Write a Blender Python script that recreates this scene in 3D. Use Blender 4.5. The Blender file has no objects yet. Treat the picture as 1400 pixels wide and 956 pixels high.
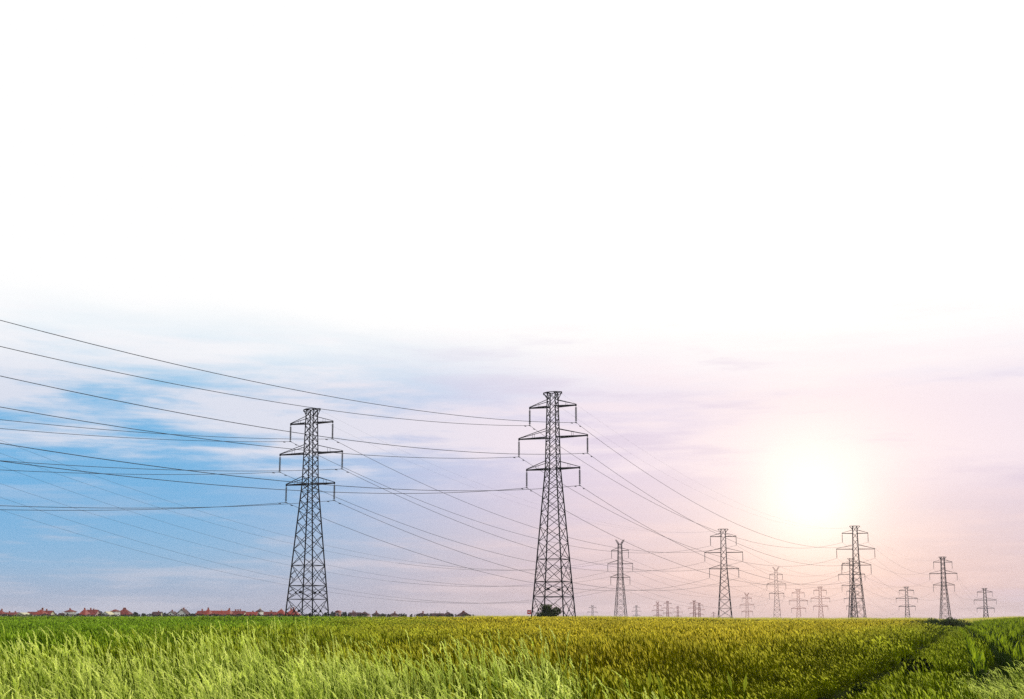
import bpy, math, random
from mathutils import Vector, Matrix, noise as mnoise
random.seed(7)
PI = math.pi
sc = bpy.context.scene

# ------------------------------------------------------------------ camera
FPX = 1700.0                                   # focal length in pixels of the 1400 px wide photograph
PITCH = math.atan(0.1445)
EYE = 1.7
HORIZ = 845.0
YP = HORIZ - FPX*math.tan(PITCH)
cam_data = bpy.data.cameras.new('camera')
cam = bpy.data.objects.new('camera', cam_data)
sc.collection.objects.link(cam)
cam.location = (0, 0, EYE)
cam.rotation_euler = (PI/2 + PITCH, 0, 0)
cam_data.sensor_width = 36.0
cam_data.lens = 36.0*FPX/1400.0
cam_data.shift_y = (YP - 478.0)/1400.0
cam_data.clip_start = 0.1
cam_data.clip_end = 20000
sc.camera = cam
sc.render.resolution_x = 1024
sc.render.resolution_y = 699

def ray(px, py):
    cp, sp = math.cos(PITCH), math.sin(PITCH)
    u, v = px - 700.0, YP - py
    return Vector((u, FPX*cp - v*sp, FPX*sp + v*cp))
def at(px, py, Y):
    d = ray(px, py)
    return Vector((d.x*Y/d.y, Y, EYE + d.z*Y/d.y))

# ------------------------------------------------------------------ sky, sun
sun_dir = ray(1111, 678).normalized()
SUN_EL = math.asin(sun_dir.z)
SUN_AZ = math.atan2(sun_dir.x, sun_dir.y)

def lin(c):
    return tuple(((v/255.0)/12.92 if v/255.0 <= 0.04045 else ((v/255.0 + 0.055)/1.055)**2.4) for v in c)

world = bpy.data.worlds.new('World')
sc.world = world
world.use_nodes = True
nt = world.node_tree
nt.nodes.clear()
N = nt.nodes.new
L = nt.links.new
def M(op, a, b=None, c=None, clamp=False):
    n = N('ShaderNodeMath'); n.operation = op; n.use_clamp = clamp
    for i, v in enumerate((a, b, c)):
        if v is None: continue
        if isinstance(v, (int, float)): n.inputs[i].default_value = v
        else: L(v, n.inputs[i])
    return n.outputs[0]
def mixc(f, a, b, mode='MIX'):
    n = N('ShaderNodeMix'); n.data_type = 'RGBA'; n.blend_type = mode
    for s, v in ((n.inputs[0], f), (n.inputs[6], a), (n.inputs[7], b)):
        if isinstance(v, (int, float)): s.default_value = v
        elif isinstance(v, tuple): s.default_value = (*v, 1) if len(v) == 3 else v
        else: L(v, s)
    return n.outputs[2]
def ramp(f, stops, interp='B_SPLINE'):
    n = N('ShaderNodeValToRGB'); r = n.color_ramp; r.interpolation = interp
    while len(r.elements) < len(stops): r.elements.new(0.5)
    for e, (p, c) in zip(r.elements, stops):
        e.position = p; e.color = (*lin(c), 1)
    L(f, n.inputs[0])
    return n.outputs[0]
def sstep(x, a, b):
    n = N('ShaderNodeMapRange'); n.interpolation_type = 'SMOOTHSTEP'
    L(x, n.inputs[0]); n.inputs[1].default_value = a; n.inputs[2].default_value = b
    return n.outputs[0]
tc = N('ShaderNodeTexCoord'); sep = N('ShaderNodeSeparateXYZ'); L(tc.outputs['Generated'], sep.inputs[0])
dx, dy, dz = sep.outputs
el = M('MULTIPLY', M('ARCSINE', dz), 180/PI)
hl = M('SQRT', M('ADD', M('MULTIPLY', dx, dx), M('ADD', M('MULTIPLY', dy, dy), 1e-6)))
cosaz = M('DIVIDE', M('ADD', M('MULTIPLY', dx, math.sin(SUN_AZ)), M('MULTIPLY', dy, math.cos(SUN_AZ))), hl)
daz = M('MULTIPLY', M('ARCCOSINE', M('MINIMUM', cosaz, 0.999999)), 180/PI)          # degrees of azimuth away from the sun
vd = N('ShaderNodeVectorMath'); vd.operation = 'DOT_PRODUCT'
L(tc.outputs['Generated'], vd.inputs[0]); vd.inputs[1].default_value = sun_dir
sang = M('MULTIPLY', M('ARCCOSINE', M('MINIMUM', vd.outputs['Value'], 0.999999)), 180/PI)
# wispy cloud layers in stretched direction space
def cloud(sx, sz, scale, detail, rough, off, dist=0.0):
    mp = N('ShaderNodeMapping'); mp.inputs['Scale'].default_value = (sx, sx, sz); mp.inputs['Location'].default_value = off
    mp.inputs['Rotation'].default_value = (0.0, 0.05, 0)
    L(tc.outputs['Generated'], mp.inputs[0])
    nz = N('ShaderNodeTexNoise'); nz.inputs['Scale'].default_value = scale; nz.inputs['Detail'].default_value = detail
    nz.inputs['Roughness'].default_value = rough; nz.inputs['Distortion'].default_value = dist
    L(mp.outputs[0], nz.inputs['Vector'])
    return nz.outputs['Fac']
c1 = cloud(1, 5.5, 4.2, 7, 0.56, (3.1, 0.4, 1.37), 0.35)
c2 = cloud(1, 9, 9.0, 6, 0.6, (0.2, 5.0, 2.0), 0.2)
c3 = cloud(1, 3, 2.0, 3, 0.5, (7.2, 1.0, 0.3))
eln = M('DIVIDE', M('ADD', el, M('MULTIPLY', M('SUBTRACT', c3, 0.5), 2.0)), 16.0)
blue = ramp(eln, [(0.0, (156,164,190)), (0.08, (152,173,203)), (0.17, (132,184,223)), (0.30, (104,176,227)), (0.45, (106,180,231)),
                  (0.58, (118,186,233)), (0.68, (150,200,236)), (0.78, (206,228,245)), (0.90, (255,255,255))])
pink = ramp(eln, [(0.0, (186,172,186)), (0.10, (197,182,197)), (0.25, (205,196,218)), (0.42, (212,204,232)), (0.62, (224,219,242)),
                  (0.76, (242,240,249)), (0.92, (255,255,255))])
side = sstep(M('ADD', daz, M('MULTIPLY', M('SUBTRACT', c3, 0.5), 5)), 29.0, 9.0)
base = mixc(side, blue, pink)
# the clouds: strongest in a belt from 6 to 13 degrees, thin veils below
belt = M('MULTIPLY', sstep(el, 6.6, 8.0), sstep(el, 10.8, 9.2))
cov = M('MULTIPLY', sstep(M('ADD', M('ADD', M('MULTIPLY', c1, 0.6), M('MULTIPLY', c2, 0.4)), M('MULTIPLY', belt, 0.09)), 0.45, 0.60), sstep(el, 4.6, 7.6))
base = mixc(M('MULTIPLY', cov, 0.9), base, mixc(side, lin((228,230,243)), lin((236,226,241))))
veil = M('MULTIPLY', sstep(c2, 0.46, 0.68), M('MULTIPLY', sstep(el, 7.5, 2.0), 0.38))
base = mixc(veil, base, mixc(side, lin((215,212,225)), lin((238,215,222))))
# above the belt everything runs into bright white overcast
base = mixc(M('MULTIPLY', sstep(M('ADD', M('MULTIPLY', c2, 0.6), M('MULTIPLY', c1, 0.4)), 0.48, 0.36), M('MULTIPLY', side, 0.4)), base, lin((205, 196, 226)))
base = mixc(sstep(M('ADD', el, M('MULTIPLY', M('SUBTRACT', c1, 0.5), 6.0)), 9.5, 15.4), base, (1.06, 1.06, 1.06))
# glow of the low sun through thin cloud
g2 = M('POWER', 2.718, M('MULTIPLY', M('POWER', M('DIVIDE', sang, 3.9), 1.6), -1.0))
base = mixc(M('MULTIPLY', g2, 0.6), base, lin((252, 244, 236)))
low = M('MULTIPLY', sstep(daz, 10.0, 0.0), sstep(el, 5.0, 0.0))
base = mixc(M('MULTIPLY', low, 0.36), base, lin((234, 186, 174)))
g1 = M('POWER', 2.718, M('MULTIPLY', M('POWER', M('DIVIDE', sang, 2.0), 1.4), -1.0))
base = mixc(g1, base, (1.13, 1.13, 1.11))
sky = N('ShaderNodeTexSky'); sky.sky_type = 'NISHITA'; sky.sun_disc = False
sky.sun_elevation = SUN_EL; sky.sun_rotation = SUN_AZ
sky.dust_density = 2.0
bgA = N('ShaderNodeBackground'); L(sky.outputs[0], bgA.inputs[0]); bgA.inputs[1].default_value = 0.1
bgB = N('ShaderNodeBackground'); L(base, bgB.inputs[0]); bgB.inputs[1].default_value = 1.0
mx = N('ShaderNodeMixShader'); mx.inputs[0].default_value = 0.95
L(bgA.outputs[0], mx.inputs[1]); L(bgB.outputs[0], mx.inputs[2])
wo = N('ShaderNodeOutputWorld'); L(mx.outputs[0], wo.inputs[0])

ld = bpy.data.lights.new('sun', 'SUN'); ld.energy = 2.6; ld.angle = math.radians(0.6); ld.color = (1.0, 0.9, 0.76)
sun = bpy.data.objects.new('sun', ld); sc.collection.objects.link(sun)
sun.rotation_euler = (-sun_dir).to_track_quat('-Z', 'Y').to_euler()

sc.view_settings.view_transform = 'Standard'; sc.view_settings.look = 'None'
sc.view_settings.exposure = 0.0; sc.view_settings.gamma = 1.0
sc.cycles.max_bounces = 6; sc.cycles.diffuse_bounces = 3; sc.cycles.transmission_bounces = 4; sc.cycles.volume_bounces = 0
sc.cycles.use_denoising = False; sc.cycles.denoiser = 'OPENIMAGEDENOISE'; sc.cycles.denoising_prefilter = 'ACCURATE'

# ------------------------------------------------------------------ materials
def mat(name, col, rough=0.8, spec=0.2, var=0.0, nscale=1.0, col2=None, translucent=0.0, bump=0.0, metal=0.0, inst=0.0, build=None):
    m = bpy.data.materials.new(name); m.use_nodes = True
    t = m.node_tree; b = t.nodes['Principled BSDF']; out = t.nodes['Material Output']
    b.inputs['Roughness'].default_value = rough; b.inputs['Specular IOR Level'].default_value = spec; b.inputs['Metallic'].default_value = metal
    g = t.nodes.new('ShaderNodeNewGeometry')
    nz = t.nodes.new('ShaderNodeTexNoise'); nz.inputs['Scale'].default_value = nscale; nz.inputs['Detail'].default_value = 5
    t.links.new(g.outputs['Position'], nz.inputs['Vector'])
    mr = t.nodes.new('ShaderNodeMapRange'); mr.inputs[1].default_value = 0.35; mr.inputs[2].default_value = 0.65
    t.links.new(nz.outputs['Fac'], mr.inputs[0])
    mix = t.nodes.new('ShaderNodeMix'); mix.data_type = 'RGBA'
    mix.inputs[6].default_value = (*col, 1)
    mix.inputs[7].default_value = (*(col2 if col2 else tuple(c*(1 - var) for c in col)), 1)
    t.links.new(mr.outputs[0], mix.inputs[0])
    c = mix.outputs[2]
    if build: c = build(t, g, c)
    if inst:
        oi = t.nodes.new('ShaderNodeObjectInfo')
        hs = t.nodes.new('ShaderNodeHueSaturation')
        m1 = t.nodes.new('ShaderNodeMapRange'); m1.inputs[3].default_value = 1 - inst; m1.inputs[4].default_value = 1 + inst
        t.links.new(oi.outputs['Random'], m1.inputs[0]); t.links.new(m1.outputs[0], hs.inputs['Value'])
        t.links.new(c, hs.inputs['Color']); c = hs.outputs[0]
    t.links.new(c, b.inputs['Base Color'])
    if bump:
        bp = t.nodes.new('ShaderNodeBump'); bp.inputs['Strength'].default_value = bump; bp.inputs['Distance'].default_value = 0.05
        t.links.new(nz.outputs['Fac'], bp.inputs['Height']); t.links.new(bp.outputs[0], b.inputs['Normal'])
    if translucent:
        tr = t.nodes.new('ShaderNodeBsdfTranslucent'); t.links.new(c, tr.inputs['Color'])
        ms = t.nodes.new('ShaderNodeMixShader'); ms.inputs[0].default_value = translucent
        t.links.new(b.outputs[0], ms.inputs[1]); t.links.new(tr.outputs[0], ms.inputs[2])
        t.links.new(ms.outputs[0], out.inputs['Surface'])
    return m

def field_tint(green, olive):  # broad colour cast put into the crop materials
    """broad tint laid over the crop colour across the field: green in the west, olive in the east, ragged border"""
    def f(t, g, c):
        s = t.nodes.new('ShaderNodeSeparateXYZ'); t.links.new(g.outputs['Position'], s.inputs[0])
        n = t.nodes.new('ShaderNodeTexNoise'); n.inputs['Scale'].default_value = 0.05; n.inputs['Detail'].default_value = 3
        t.links.new(g.outputs['Position'], n.inputs['Vector'])
        a = t.nodes.new('ShaderNodeMath'); a.operation = 'MULTIPLY_ADD'; a.inputs[1].default_value = 30; 
        t.links.new(n.outputs['Fac'], a.inputs[0]); t.links.new(s.outputs[0], a.inputs[2])
        y = t.nodes.new('ShaderNodeMath'); y.operation = 'MULTIPLY_ADD'; y.inputs[1].default_value = 0.07
        t.links.new(s.outputs[1], y.inputs[0]); t.links.new(a.outputs[0], y.inputs[2])
        mr = t.nodes.new('ShaderNodeMapRange'); mr.interpolation_type = 'SMOOTHSTEP'
        mr.inputs[1].default_value = -3; mr.inputs[2].default_value = 26
        t.links.new(y.outputs[0], mr.inputs[0])
        dt = t.nodes.new('ShaderNodeVectorMath'); dt.operation = 'DOT_PRODUCT'; dt.inputs[1].default_value = (0.943, -0.333, 0)
        t.links.new(g.outputs['Position'], dt.inputs[0])
        m2 = t.nodes.new('ShaderNodeMapRange'); m2.interpolation_type = 'SMOOTHSTEP'
        m2.inputs[1].default_value = -8.5; m2.inputs[2].default_value = 0.5; m2.inputs[3].default_value = 1; m2.inputs[4].default_value = 0.35
        t.links.new(dt.outputs['Value'], m2.inputs[0])
        mm0 = t.nodes.new('ShaderNodeMath'); mm0.operation = 'MULTIPLY'; t.links.new(mr.outputs[0], mm0.inputs[0]); t.links.new(m2.outputs[0], mm0.inputs[1])
        mx = t.nodes.new('ShaderNodeMix'); mx.data_type = 'RGBA'
        mx.inputs[6].default_value = (*green, 1); mx.inputs[7].default_value = (*olive, 1)
        t.links.new(mm0.outputs[0], mx.inputs[0])
        mm = t.nodes.new('ShaderNodeMix'); mm.data_type = 'RGBA'; mm.blend_type = 'MULTIPLY'; mm.inputs[0].default_value = 1
        t.links.new(mx.outputs[2], mm.inputs[6]); t.links.new(c, mm.inputs[7])
        return mm.outputs[2]
    return f

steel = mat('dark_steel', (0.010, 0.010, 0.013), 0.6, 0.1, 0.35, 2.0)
steel_far = mat('haze_tinted_steel', (0.40, 0.11, 0.075), 0.7, 0.1, 0.3, 1.0)  # warm haze under the sun put into the steel colour of far pylons
steel_red = mat('glow_tinted_steel', (0.040, 0.028, 0.028), 0.6, 0.2, 0.35, 2.0)  # distance haze and sun warmth mixed into the dark steel colour
wire_mat = mat('aged_conductor', (0.07, 0.07, 0.08), 0.6, 0.2, 0.2, 1.0)
insul_mat = mat('grey_insulator', (0.14, 0.14, 0.15), 0.7, 0.1, 0.2, 3.0)
concrete = mat('footing_concrete', (0.3, 0.29, 0.27), 0.9, 0.1, 0.3, 4.0)
crop_leaf = mat('crop_leaf', (1, 1, 1), 0.8, 0.0, 0.72, 2.2, None, 0.35, 0, 0, 0.4, field_tint((0.12, 0.26, 0.002), (0.33, 0.285, 0.002)))
crop_dark = mat('crop_shade_leaf', (1, 1, 1), 0.85, 0.0, 0.6, 2.2, None, 0.2, 0, 0, 0.3, field_tint((0.045, 0.10, 0.001), (0.105, 0.105, 0.001)))  # dark copy of the crop leaf, paints shade low in and between tufts
crop_ear = mat('crop_ear', (1, 1, 1), 0.7, 0.15, 0.4, 0.5, None, 0.35, 0, 0, 0.3, field_tint((0.40, 0.60, 0.04), (0.92, 0.78, 0.07)))
wild_leaf = mat('wild_grass_leaf', (0.20, 0.30, 0.005), 0.65, 0.0, 0.4, 3.0, (0.025, 0.06, 0.001), 0.35, 0, 0, 0.2)
wild_dark = mat('wild_grass_shade_leaf', (0.045, 0.085, 0.002), 0.8, 0.0, 0.4, 3.0, (0.012, 0.03, 0.001), 0.15, 0, 0, 0.3)  # dark copy of the wild leaf, its colour paints the shaded gaps
wild_stalk = mat('wild_grass_stalk', (0.62, 0.72, 0.14), 0.7, 0.0, 0.2, 1.2, (0.26, 0.36, 0.02), 0.35, 0, 0, 0.15)
wild_head = mat('wild_grass_head', (0.95, 1.0, 0.32), 0.7, 0.0, 0.2, 1.4, (0.66, 0.76, 0.12), 0.5, 0, 0, 0.15)
corn_dark = mat('maize_shade_leaf', (0.03, 0.06, 0.003), 0.7, 0.1, 0.5, 2, None, 0.15)  # dark copy of the maize leaf, paints the shade between the rows
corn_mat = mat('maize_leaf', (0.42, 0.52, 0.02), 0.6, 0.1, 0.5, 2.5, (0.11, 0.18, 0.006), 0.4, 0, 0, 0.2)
verge_leaf = mat('verge_leaf', (0.27, 0.33, 0.015), 0.65, 0.1, 0.4, 0.4, (0.13, 0.19, 0.01), 0.45, 0, 0, 0.2)
rape_mat = mat('pale_ripe_crop', (0.80, 0.74, 0.16), 0.7, 0.1, 0.3, 0.2, None, 0.3)
soil = mat('field_soil', (0.016, 0.022, 0.005), 0.95, 0.0, 0.5, 0.9, (0.026, 0.036, 0.007), 0, 0.6)
track_soil = mat('track_soil', (0.018, 0.026, 0.005), 0.95, 0.0, 0.5, 1.3, (0.022, 0.022, 0.012), 0, 0.6)
far_land = mat('far_land', (0.09, 0.10, 0.025), 0.95, 0.0, 0.4, 0.01, (0.14, 0.13, 0.04))
bush_leaf = mat('bush_leaf', (0.075, 0.105, 0.015), 0.7, 0.2, 0.5, 1.5, (0.020, 0.034, 0.006), 0.25)
tree_leaf = mat('village_tree_leaf', (0.024, 0.036, 0.014), 0.8, 0.1, 0.5, 0.4, None, 0.15)
bark = mat('bark', (0.06, 0.045, 0.035), 0.9, 0.1, 0.4, 4)
roof_red = mat('red_roof_tiles', (0.24, 0.036, 0.024), 0.8, 0.15, 0.5, 0.5)
roof_bright = mat('bright_roof_tiles', (0.34, 0.052, 0.03), 0.8, 0.15, 0.4, 0.5)
roof_dark = mat('brown_roof_tiles', (0.075, 0.022, 0.024), 0.8, 0.15, 0.4, 0.5)
wall_cream = mat('cream_render', (0.72, 0.66, 0.42), 0.9, 0.1, 0.15, 0.6)
wall_white = mat('white_render', (0.8, 0.76, 0.72), 0.9, 0.1, 0.1, 0.6)
wall_pink = mat('pink_render', (0.62, 0.42, 0.36), 0.9, 0.1, 0.2, 0.6)
wall_brick = mat('brick_wall', (0.38, 0.12, 0.08), 0.9, 0.1, 0.3, 1.5)
glass = mat('dark_window_glass', (0.02, 0.025, 0.03), 0.15, 0.5)
sign_red = mat('red_paint', (0.6, 0.03, 0.03), 0.5, 0.3, 0.1, 5)
sign_white = mat('white_paint', (0.8, 0.8, 0.8), 0.5, 0.3, 0.05, 5)

# ------------------------------------------------------------------ helpers
COL = sc.collection
def mesh(name, V, F, mats=(), mi=None, smooth=False):
    me = bpy.data.meshes.new(name); me.from_pydata([tuple(v) for v in V], [], F)
    for m in mats: me.materials.append(m)
    if mi: me.polygons.foreach_set('material_index', mi)
    if smooth: me.polygons.foreach_set('use_smooth', [True]*len(me.polygons))
    me.update(); return me
def link(name, data, parent=None, loc=None, mtx=None):
    o = bpy.data.objects.new(name, data); COL.objects.link(o)
    if parent: o.parent = parent
    if loc is not None: o.location = loc
    if mtx is not None: o.matrix_local = mtx
    return o
def tag(o, label=None, cat=None, group=None, kind=None):
    if label: o['label'] = label
    if cat: o['category'] = cat
    if group: o['group'] = group
    if kind: o['kind'] = kind
    return o
class MB:
    def __init__(s): s.V = []; s.F = []; s.mi = []
    def quad(s, a, b, c, d, m=0):
        n = len(s.V); s.V += [a, b, c, d]; s.F.append((n, n+1, n+2, n+3)); s.mi.append(m)
    def tri(s, a, b, c, m=0):
        n = len(s.V); s.V += [a, b, c]; s.F.append((n, n+1, n+2)); s.mi.append(m)
    def bar(s, a, b, w, m=0, h=None):
        a, b = Vector(a), Vector(b); d = (b - a).normalized(); h = h or w
        up = Vector((0, 0, 1)) if abs(d.z) < 0.95 else Vector((1, 0, 0))
        x = d.cross(up).normalized(); y = x.cross(d).normalized()
        n = len(s.V)
        for p in (a, b):
            for i, j in ((-1,-1), (1,-1), (1,1), (-1,1)): s.V.append(p + x*(i*w/2) + y*(j*h/2))
        for f in ((0,1,2,3), (7,6,5,4), (0,4,5,1), (1,5,6,2), (2,6,7,3), (3,7,4,0)):
            s.F.append(tuple(n+k for k in f)); s.mi.append(m)
    def box(s, x0, x1, y0, y1, z0, z1, m=0):
        n = len(s.V)
        s.V += [Vector(p) for p in ((x0,y0,z0),(x1,y0,z0),(x1,y1,z0),(x0,y1,z0),(x0,y0,z1),(x1,y0,z1),(x1,y1,z1),(x0,y1,z1))]
        for f in ((3,2,1,0),(4,5,6,7),(0,1,5,4),(1,2,6,5),(2,3,7,6),(3,0,4,7)):
            s.F.append(tuple(n+k for k in f)); s.mi.append(m)
    def lathe(s, prof, seg=8, m=0, o=(0,0,0)):
        n = len(s.V); o = Vector(o)
        for r, z in prof:
            for k in range(seg): s.V.append(o + Vector((r*math.cos(2*PI*k/seg), r*math.sin(2*PI*k/seg), z)))
        for i in range(len(prof)-1):
            for k in range(seg):
                a, b = n+i*seg+k, n+i*seg+(k+1) % seg
                s.F.append((a, b, b+seg, a+seg)); s.mi.append(m)
    def mesh(s, name, *mats, smooth=False): return mesh(name, s.V, s.F, mats, s.mi, smooth)
    def build(s, name, parent, *mats, smooth=False): return link(name, s.mesh(name, *mats, smooth=smooth), parent)
def ss(a, b, x):
    t = min(1, max(0, (x-a)/(b-a))); return t*t*(3-2*t)

# ------------------------------------------------------------------ terrain
T0 = Vector((7.7, 26.0)); T1_ = Vector((58.5, 170.0)); TD = (T1_-T0).normalized(); TN = Vector((TD.y, -TD.x))   # farm track line, normal points right
def trk(x, y):
    v = Vector((x, y)) - T0
    s = v.dot(TD); d = v.dot(TN) + 0.9*math.exp(-((s+2)/16)**2)      # small bend near the camera
    return s, d
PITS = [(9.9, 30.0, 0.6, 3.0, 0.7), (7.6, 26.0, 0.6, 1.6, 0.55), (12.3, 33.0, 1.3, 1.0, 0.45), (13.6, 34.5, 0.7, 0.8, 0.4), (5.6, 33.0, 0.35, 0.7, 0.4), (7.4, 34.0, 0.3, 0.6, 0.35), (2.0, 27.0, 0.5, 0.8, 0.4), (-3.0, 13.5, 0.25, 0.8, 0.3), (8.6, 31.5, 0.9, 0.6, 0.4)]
def ground(x, y):
    u = x/max(y, 20.0)
    crest = 0.72 - 0.58*ss(0.02, 0.23, u) + 0.5*ss(0.36, 0.42, u)
    s, d = trk(x, y)
    crest -= 0.9*math.exp(-(max(0, abs(d)-1.0)/3.2)**2)*ss(-5, 90, s)*(1-ss(330, 420, y))
    z = crest*ss(15, 240, y)
    z = z*(1-ss(385, 580, y)) - 2.6*ss(385, 640, y)
    z += 0.07*mnoise.noise(Vector((x*0.12, y*0.12, 0)))*ss(5, 15, y)*(1-ss(200, 400, y))
    z -= 0.12*math.exp(-(d/1.9)**4)*(1-ss(200, 260, y))*ss(-20, 0, s)
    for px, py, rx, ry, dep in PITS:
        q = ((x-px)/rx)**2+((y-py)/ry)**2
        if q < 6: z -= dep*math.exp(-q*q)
    return z
def axis(lo, fine0, fine1, hi, step, n):
    a = []
    v = fine0
    while v <= fine1+1e-6: a.append(v); v += step
    g = (hi/fine1)**(1/n) if hi > 0 else 1
    v = fine1
    for i in range(n): v *= g; a.append(v)
    return a
ys = [-60, -30, -10, 0, 5]
v = 8.0
while v < 60: ys.append(v); v += 0.4
while v < 330: ys.append(v); v *= 1.012
while v < 5200: ys.append(v); v *= 1.06
ys.append(5200.0)
xr = []
v = 0.0
while v < 30: xr.append(v); v += 0.4
while v < 130: xr.append(v); v *= 1.02
while v < 5200: xr.append(v); v *= 1.09
xr.append(5200.0)
xs = [-a for a in reversed(xr[1:])] + xr
GV = [(x, y, ground(x, y)) for y in ys for x in xs]
nx = len(xs)
GF = []; GM = []
for j in range(len(ys)-1):
    for i in range(nx-1):
        k = j*nx+i; GF.append((k, k+1, k+nx+1, k+nx)); GM.append(1 if ys[j] > 420 else 0)
g_obj = link('ground', mesh('ground', GV, GF, (soil, far_land), GM, True)); tag(g_obj, kind='structure')
# the track: a sheet following the ground, with two ruts
TV = []; TF = []; cols = [-1.5, -1.15, -0.9, -0.65, -0.3, 0, 0.3, 0.65, 0.9, 1.15, 1.5]
rows = 150
for j in range(rows):
    s = -16 + 190*(j/(rows-1))**1.5
    for c in cols:
        bend = 0.9*math.exp(-((s+2)/16)**2)
        p = T0 + TD*s + TN*(c - bend)
        rut = -0.02 if abs(abs(c)-0.9) < 0.05 else (0.05 if abs(abs(c)-0.9) < 0.3 else 0.07)
        TV.append((p.x, p.y, ground(p.x, p.y) + rut + 0.03))
for j in range(rows-1):
    for i in range(len(cols)-1):
        k = j*len(cols)+i; TF.append((k, k+1, k+len(cols)+1, k+len(cols)))
tag(link('track', mesh('track', TV, TF, (track_soil,), None, True)), kind='structure')

# ------------------------------------------------------------------ vegetation prototypes (instanced as uncountable stuff)
def blade(mb, p, h, w, lean, az, seg, m=0, face=None, droop=1.6):
    d = Vector((math.cos(az), math.sin(az), 0)); fa = face if face is not None else random.uniform(0, PI)
    side = Vector((math.cos(fa), math.sin(fa), 0))
    L_, R_ = [], []
    for i in range(seg+1):
        t = i/seg
        c = Vector(p) + d*(lean*h*t**droop) + Vector((0, 0, h*(t - 0.35*lean*t*t)))
        ww = w*(1-t**1.5)*0.5 + 0.0008
        L_.append(c-side*ww); R_.append(c+side*ww)
    for i in range(seg): mb.quad(L_[i], R_[i], R_[i+1], L_[i+1], m)
    return c
def stem(mb, pts, w, m=0):
    fa = random.uniform(-0.8, 0.8); s = Vector((math.cos(fa), math.sin(fa), 0))*w/2
    for a, b in zip(pts[:-1], pts[1:]): mb.quad(a-s, a+s, b+s, b-s, m)
def spindle(mb, a, b, w, m=0):
    a, b = Vector(a), Vector(b); c = a.lerp(b, 0.45)
    fa = random.uniform(0, PI); s = Vector((math.cos(fa), math.sin(fa), 0))*w/2; q = Vector((-s.y, s.x, 0))
    mb.quad(a, c+s, b, c-s, m); mb.quad(a, c+q, b, c-q, m)

def proto_crop(i, size, n, h, w, seg):
    mb = MB()
    for k in range(n):
        p = Vector((random.uniform(-size/2, size/2), random.uniform(-size/2, size/2), 0))
        hh = h*(random.uniform(0.62, 1.02) if random.random() < 0.8 else random.uniform(1.0, 1.28))
        az = random.gauss(PI, 0.9)
        top = p + Vector((math.cos(az)*0.08*hh, math.sin(az)*0.08*hh, hh))
        stem(mb, [p+Vector((0, 0, 0.2*h)), top], w*0.45, random.choice((0, 2)))
        for q in range(2 if seg > 1 else 1):
            z = random.uniform(0.35, 0.75)*hh
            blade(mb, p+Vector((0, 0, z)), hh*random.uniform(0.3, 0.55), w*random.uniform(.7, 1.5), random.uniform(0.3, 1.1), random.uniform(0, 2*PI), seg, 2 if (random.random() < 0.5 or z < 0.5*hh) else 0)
        if random.random() < 0.42:
            spindle(mb, top, top+Vector((math.cos(az)*0.05, math.sin(az)*0.05, 0.09+0.05*random.random())), w*1.5, 1)
    return mb.mesh('crop_tuft', crop_leaf, crop_ear, crop_dark)
def proto_wild(i):
    mb = MB()
    for k in range(54):
        p = Vector((random.uniform(-0.5, 0.5), random.uniform(-0.5, 0.5), 0))
        hh = random.uniform(0.55, 1.1)
        blade(mb, p+Vector((0, 0, 0.1)), hh, random.uniform(0.008, 0.014), random.uniform(0.1, 0.9), random.uniform(0, 6.3), 4, random.choice((0, 3, 3, 3)))
    for k in range(23):                                       # shorter flowering stalks fill the mass
        wild_stalk_at(mb, Vector((random.uniform(-0.5, 0.5), random.uniform(-0.5, 0.5), 0)), random.uniform(0.75, 1.15), 0.62)
    return mb.mesh('wild_tuft', wild_leaf, wild_stalk, wild_head, wild_dark)
def wild_stalk_at(mb, p, h, size=1.0):
    az = random.gauss(PI, 0.9); ln = random.uniform(0.05, 0.36)
    d = Vector((math.cos(az), math.sin(az), 0)); pts = []
    for i in range(7):
        t = i/6; pts.append(p + d*(ln*h*t**2.4*0.9) + Vector((0, 0, h*(t-0.18*ln*t**3))))
    stem(mb, pts[1:], 0.006, 1)
    # nodding panicle: short spikelets on both sides of the last third
    tip = pts[-1]; prev = pts[-2]; dirv = (tip-prev).normalized()
    L0 = random.uniform(0.13, 0.26)*size
    n = 13
    for i in range(n):
        t = i/n; bend = dirv + d*0.8*t*ln*2 - Vector((0, 0, 1))*0.7*t*ln
        c = tip - dirv*0.03 + bend*(L0*t)
        l = 0.05*size*(1-0.7*t); a2 = random.uniform(0, 2*PI)
        e = c + Vector((math.cos(a2)*l*0.45, math.sin(a2)*l*0.45, 0)) + bend*l
        spindle(mb, c, e, 0.019*size, 2)
    for q in range(2):
        z = random.uniform(0.3, 0.7); c = pts[int(z*6)]
        blade(mb, c, 0.3*random.uniform(0.6, 1.1), 0.014, random.uniform(0.4, 1.3), random.gauss(PI, 1.2), 3, random.choice((0, 0, 1, 3, 3)))
def proto_tall(i):
    mb = MB()
    for k in range(7): wild_stalk_at(mb, Vector((random.gauss(0, 0.12), random.gauss(0, 0.12), 0)), random.uniform(0.98, 1.26), 1.0)
    return mb.mesh('tall_tuft', wild_leaf, wild_stalk, wild_head, wild_dark)
def proto_short(i, h=0.3, n=110):
    mb = MB()
    for k in range(n):
        p = Vector((random.uniform(-0.5, 0.5), random.uniform(-0.5, 0.5), 0))
        blade(mb, p, h*random.uniform(0.5, 1.1), 0.014, random.uniform(0.2, 1.0), random.gauss(PI, 1.5), 3, 0)
    return mb.mesh('verge_tuft', verge_leaf, wild_stalk)
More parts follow.
